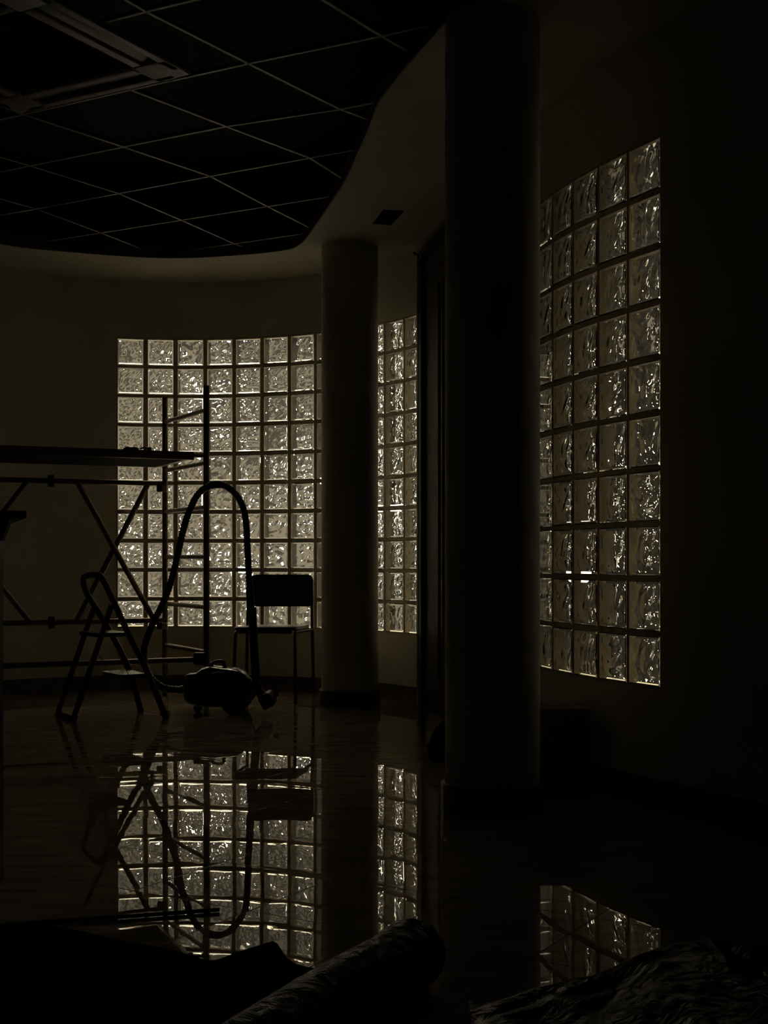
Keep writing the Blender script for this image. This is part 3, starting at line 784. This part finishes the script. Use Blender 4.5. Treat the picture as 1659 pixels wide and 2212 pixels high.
mb.loft([seat_ring(SZ - .011, .98), seat_ring(SZ - .006, 1), seat_ring(SZ + .006, 1), seat_ring(SZ + .010, .985)]); mb.build('seat', M['seat'], ch)
# backrest: gently curved slab with rounded corners
mb = MB(); nx, nz_ = 24, 14
xl, xr_ = at(543, 1210, 8.45).x, at(676.5, 1210, 8.45).x; zb_, zt_ = at(0, 1310, 8.45).z, at(0, 1241, 8.45).z
def bkp(i, j, back):
    u, v_ = i / nx * 2 - 1, j / nz_ * 2 - 1
    hw, hh, rc = (xr_ - xl) / 2, (zt_ - zb_) / 2, .035
    x, z = u * hw, v_ * hh
    ax, az = max(abs(x) - (hw - rc), 0), max(abs(z) - (hh - rc), 0); d = math.hypot(ax, az)
    if d > rc: x = math.copysign(hw - rc + ax * rc / d, x); z = math.copysign(hh - rc + az * rc / d, z)
    return ((xl + xr_) / 2 + x, 8.462 - .02 * (u * u) + (.0 if back else -.014) + .0 * v_, (zb_ + zt_) / 2 + z)
F_ = [[bkp(i, j, False) for i in range(nx + 1)] for j in range(nz_ + 1)]; B_ = [[bkp(i, j, True) for i in range(nx + 1)] for j in range(nz_ + 1)]
vs = [p for r in F_ for p in r] + [p for r in B_ for p in r]; n1 = nx + 1; o_ = n1 * (nz_ + 1); fs = []
for j in range(nz_):
    for i in range(nx):
        a = j * n1 + i; fs += [(a, a + 1, a + 1 + n1, a + n1), (o_ + a + n1, o_ + a + 1 + n1, o_ + a + 1, o_ + a)]
per = [(0, i) for i in range(nx)] + [(j, nx) for j in range(nz_)] + [(nz_, i) for i in range(nx, 0, -1)] + [(j, 0) for j in range(nz_, 0, -1)]
for k in range(len(per)):
    a = per[k][0] * n1 + per[k][1]; q_ = per[(k + 1) % len(per)]; b = q_[0] * n1 + q_[1]; fs.append((b, a, a + o_, b + o_))
mb.add(vs, fs); mb.build('backrest', M['seat'], ch)

# ------------------------------------------------------------------ tall work table cut by the left edge of the frame
wt = thing('work_table', 'tall dark table reaching in at the left edge of the picture', 'table', (-1.35, 3.9, 0))
n_r, f_r = at(57, 1110, 3.5), at(14, 1135, 4.25)
ztop, zlow = at(0, 1103, 3.5).z, at(0, 1119, 3.5).z
dx = Vector((f_r.x - n_r.x, f_r.y - n_r.y)); lx_ = Vector((-.95, -.18))
q4 = [Vector((n_r.x, n_r.y)), Vector((n_r.x, n_r.y)) + dx, Vector((n_r.x, n_r.y)) + dx + lx_, Vector((n_r.x, n_r.y)) + lx_]
mb = MB(); mb.loft([[(*p, z) for p in q4] for z in (zlow, ztop)]); mb.build('table_top', M['blackplastic'], wt)
for p_ in ((-1.083, 3.60), (-1.30, 4.12), (-1.93, 3.48), (-2.1, 3.95)):
    mb = MB(); mb.box((p_[0], p_[1], zlow / 2), (.04, .04, zlow)); mb.build('leg', M['edge'] if p_[0] > -1.0 else M['darkmetal'], wt, False)
mb = MB(); mb.add([(-1.063, 3.60, zlow), (-1.04, 3.60, zlow), (-1.063, 3.60, zlow - .06), (-1.063, 3.63, zlow), (-1.04, 3.63, zlow), (-1.063, 3.63, zlow - .06)],
                  [(0, 1, 2), (5, 4, 3), (0, 3, 4, 1), (1, 4, 5, 2), (2, 5, 3, 0)]); mb.build('bracket', M['blackplastic'], wt, False)

# ------------------------------------------------------------------ flat boxes stacked by the big column
bx0, bx1, by = .53, .775, 4.98
hts = [at(0, y_, 4.95).z for y_ in (1700, 1650, 1612, 1569, 1526)]
LB = ['bottom flat box of the dim stack behind the big column', 'second flat box up in the dim stack behind the big column',
      'third flat box up in the dim stack behind the big column', 'topmost flat box of the dim stack behind the big column']
z0 = 0; 
for k in range(4):
    z1 = hts[k + 1]; 
    o = thing('box', LB[k], 'box', ((bx0 + bx1) / 2, by, z0), 'flat boxes stacked behind the big column')
    jx = (.0, -.006, .005, -.003)[k]
    mb = MB(); mb.rbox(((bx0 + bx1) / 2 + jx, by, (z0 + z1) / 2 - .004), (bx1 - bx0, .22, z1 - z0 - .008), .004); mb.build('carton', M['box'], o)
    mb = MB(); mb.rbox(((bx0 + bx1) / 2 + jx, by, z1 - .006), (bx1 - bx0 + .006, .226, .012), .002); mb.build('lid', M['box'], o)
    z0 = z1

# ------------------------------------------------------------------ dark bag on the floor by the big column
b0 = on(950, 1646, 0); mb = MB(); rings = []
for i in range(16):
    t_ = i / 15; z = .17 * t_; w = [.052, .062, .068, .070, .070, .068, .066, .063, .060, .056, .052, .047, .040, .030, .018, .004][i]
    rings.append([(b0.x + .02 + w * math.cos(a) * (1 + .12 * noise.noise(Vector((3 * math.cos(a), 3 * math.sin(a), 8 * t_)))), b0.y + .06 + w * math.sin(a) * 1.2, z + (.006 if i else 0) * noise.noise(Vector((5 * a, 9 * t_, 0)))) for a in (2 * PI * k / 28 for k in range(28))])
mb.loft(rings); bag = mb.build('bag', M['cloth'], loc=(b0.x + .02, b0.y + .06, 0)); tag(bag, 'small black bag slumped on the floor at the left foot of the big column', 'bag')
mb = MB(); p_ = on(921, 1646, 0); mb.tube([Vector((b0.x - .03, b0.y + .05, .065)), Vector((b0.x - .045, b0.y + .05, .068)), Vector((b0.x - .056, b0.y + .05, .064))], .01, 10, rad=[.012, .009, .004]); k_ = mb.build('strap_end', M['cloth'], bag)
k_.location = (-bag.location.x, -bag.location.y, 0)

# ------------------------------------------------------------------ foreground: rod, sheet heap, film roll, film heap
pe_ = on(474, 1965, .006); pl = on(101, 1992, .006); d = (pl - pe_).normalized()
mb = MB(); mb.cyl(pe_, pl + d * .9, .0052, 12)
rod = mb.build('rod', M['blackplastic'], loc=(pl.x, pl.y, 0)); tag(rod, 'thin dark rod lying on the floor behind the black sheet heap', 'rod')

def interp(T, x):
    if x <= T[0][0]: return T[0][1]
    for (a, ya), (b, yb) in zip(T, T[1:]):
        if x <= b: return ya + (yb - ya) * (x - a) / (b - a)
    return T[-1][1]
def heap(name, label, cat, T, yr, ynear, x0, x1, m_, nx, ny, rough, far=.10, low=.4, xlim=None, T2=None, y2=0):
    """T: ridge height against x; the ridge runs at y = yr, falls steeply beyond it and slowly towards the viewer"""
    vs, fs = [], []
    for j in range(ny + 1):
        for i in range(nx + 1):
            y = ynear + (yr + far - ynear) * j / ny
            xr = xlim(y) if xlim else x1
            x = x0 + (xr - x0) * i / nx
            h = interp(T, x)
            if y > yr: k = max(0, 1 - ((y - yr) / far) ** 1.5)
            else: k = 1 - (1 - low) * min(1, (yr - y) / (yr - ynear)) ** 1.2
            e = min(1, (x - x0) / .05, (xr - x) / .03 if xlim else (xr - x) / .05, (y - ynear) / .05); e = max(e, 0)
            n_ = rough * (noise.noise(Vector((x * 5, y * 5, 1.7))) * 1.2 + .5 * abs(noise.noise(Vector((x * 14 + y * 6, y * 13, 4)))))
            near_r = min(1, abs(y - yr) / .05)
            z = max(.002, (h * k + n_ * near_r * k) * e)
            if T2:
                q_ = (1 - min(1, (y - y2) / .07)) if y > y2 else 1 - .3 * min(1, (y2 - y) / .4)
                if e > 0: z = max(z, interp(T2, x) * e * max(0, q_) ** .7)
            vs.append((x, y, z if (k > 0 and e > 0) else 0))
    n1 = nx + 1
    for j in range(ny):
        for i in range(nx): a = j * n1 + i; fs.append((a, a + 1, a + 1 + n1, a + n1))
    m2 = MB(); m2.add(vs, fs)
    base = len(vs); per = [i for i in range(n1)] + [j * n1 + nx for j in range(1, ny + 1)] + [ny * n1 + i for i in range(nx - 1, -1, -1)] + [j * n1 for j in range(ny - 1, 0, -1)]
    bt = [(vs[i][0], vs[i][1], 0) for i in per]; m2.v += bt
    for k in range(len(per)): a, b = k, (k + 1) % len(per); m2.f.append((per[b], per[a], base + a, base + b)); m2.mi.append(0)
    m2.f.append(tuple(base + k for k in reversed(range(len(per))))); m2.mi.append(0)
    c_ = ((x0 + x1) / 2, (yr + ynear) / 2, 0)
    return tag(m2.build(name, m_, loc=c_), label, cat)
YR = 2.7
TL_ = [((px - W / 2) * YR / F, max(.004, CAMZ - (py - HY) * YR / F)) for px, py in ((-200, 1990), (0, 1997), (100, 1999), (180, 2012), (250, 2030), (320, 2042), (385, 2055), (440, 2073), (465, 2075), (530, 2051), (589, 2033), (600, 2039), (612, 2060), (625, 2080), (655, 2090), (700, 2101), (735, 2112), (790, 2128))]
heap('dust_sheet', 'black rumpled sheet heaped across the lower left foreground floor', 'sheet', TL_, YR, 1.75, -1.45, -.06, M['cloth'], 150, 60, .012, .07, .5, xlim=lambda y: -.035 - max(0, 2.72 - y) * .5)

# roll of film
re_ = Vector((.070, 2.72, .0)); rd = Vector((-.30, -.60, 0)).normalized(); RR = .0705
mb = MB(); rings = []; n = 48
for i in range(91):
    s_ = i / 90 * 1.35 - .03
    e_ = max(0, 1 - (s_ + .03) / .05); r_ = RR * math.sqrt(max(.02, 1 - e_ ** 2)) 
    c_ = re_ + rd * s_ + Vector((0, 0, RR))
    sd = Vector((rd.y, -rd.x, 0)); ring = []
    for k in range(n):
        a = 2 * PI * k / n
        cr_ = noise.noise(Vector((3 * math.cos(a), 3 * math.sin(a), s_ * 7))) * .004 + abs(noise.noise(Vector((7 * math.cos(a) + s_ * 9, 7 * math.sin(a), s_ * 16)))) * .0035
        if math.sin(a) < -.8: cr_ = 0
        rr_ = r_ + (cr_ if e_ < .9 else 0)
        ring.append(c_ + sd * math.cos(a) * rr_ + Vector((0, 0, math.sin(a) * rr_)))
    rings.append(ring)
mb.loft(rings)
rl = mb.build('plastic_roll', M['film'], loc=(re_.x, re_.y, 0)); tag(rl, 'roll wrapped in crinkled dark plastic film lying towards the viewer, bottom centre', 'roll')

YR3 = 2.12
TR3 = [((px - W / 2) * YR3 / F, max(.003, CAMZ - (py - HY) * YR3 / F)) for px, py in ((1400, 2235), (1440, 2190), (1480, 2162), (1520, 2146), (1580, 2135), (1640, 2115), (1700, 2110), (1900, 2150))]
YR2 = 2.5
TR_ = [((px - W / 2) * YR2 / F, max(.003, CAMZ - (py - HY) * YR2 / F)) for px, py in ((1040, 2208), (1150, 2170), (1210, 2140), (1270, 2113), (1330, 2088), (1380, 2062), (1420, 2048), (1480, 2034), (1540, 2029), (1600, 2035), (1659, 2047), (1750, 2060), (1900, 2120))]
heap('plastic_sheet', 'heap of glossy black plastic sheeting in the lower right corner', 'sheet', TR_, YR2, 1.6, .17, 1.0, M['film'], 140, 130, .03, .12, .35, T2=TR3, y2=YR3)
for o in S.objects:
    if o.type == 'MESH' and o.parent and o.parent.type == 'MESH' and o.name.split('.')[0] in ('glass_blocks', 'door_leaf', 'glazing', 'transom_panel', 'edge_strip', 'glazing_bead', 'ceiling_grid'):
        o.location = (0, 0, 0)
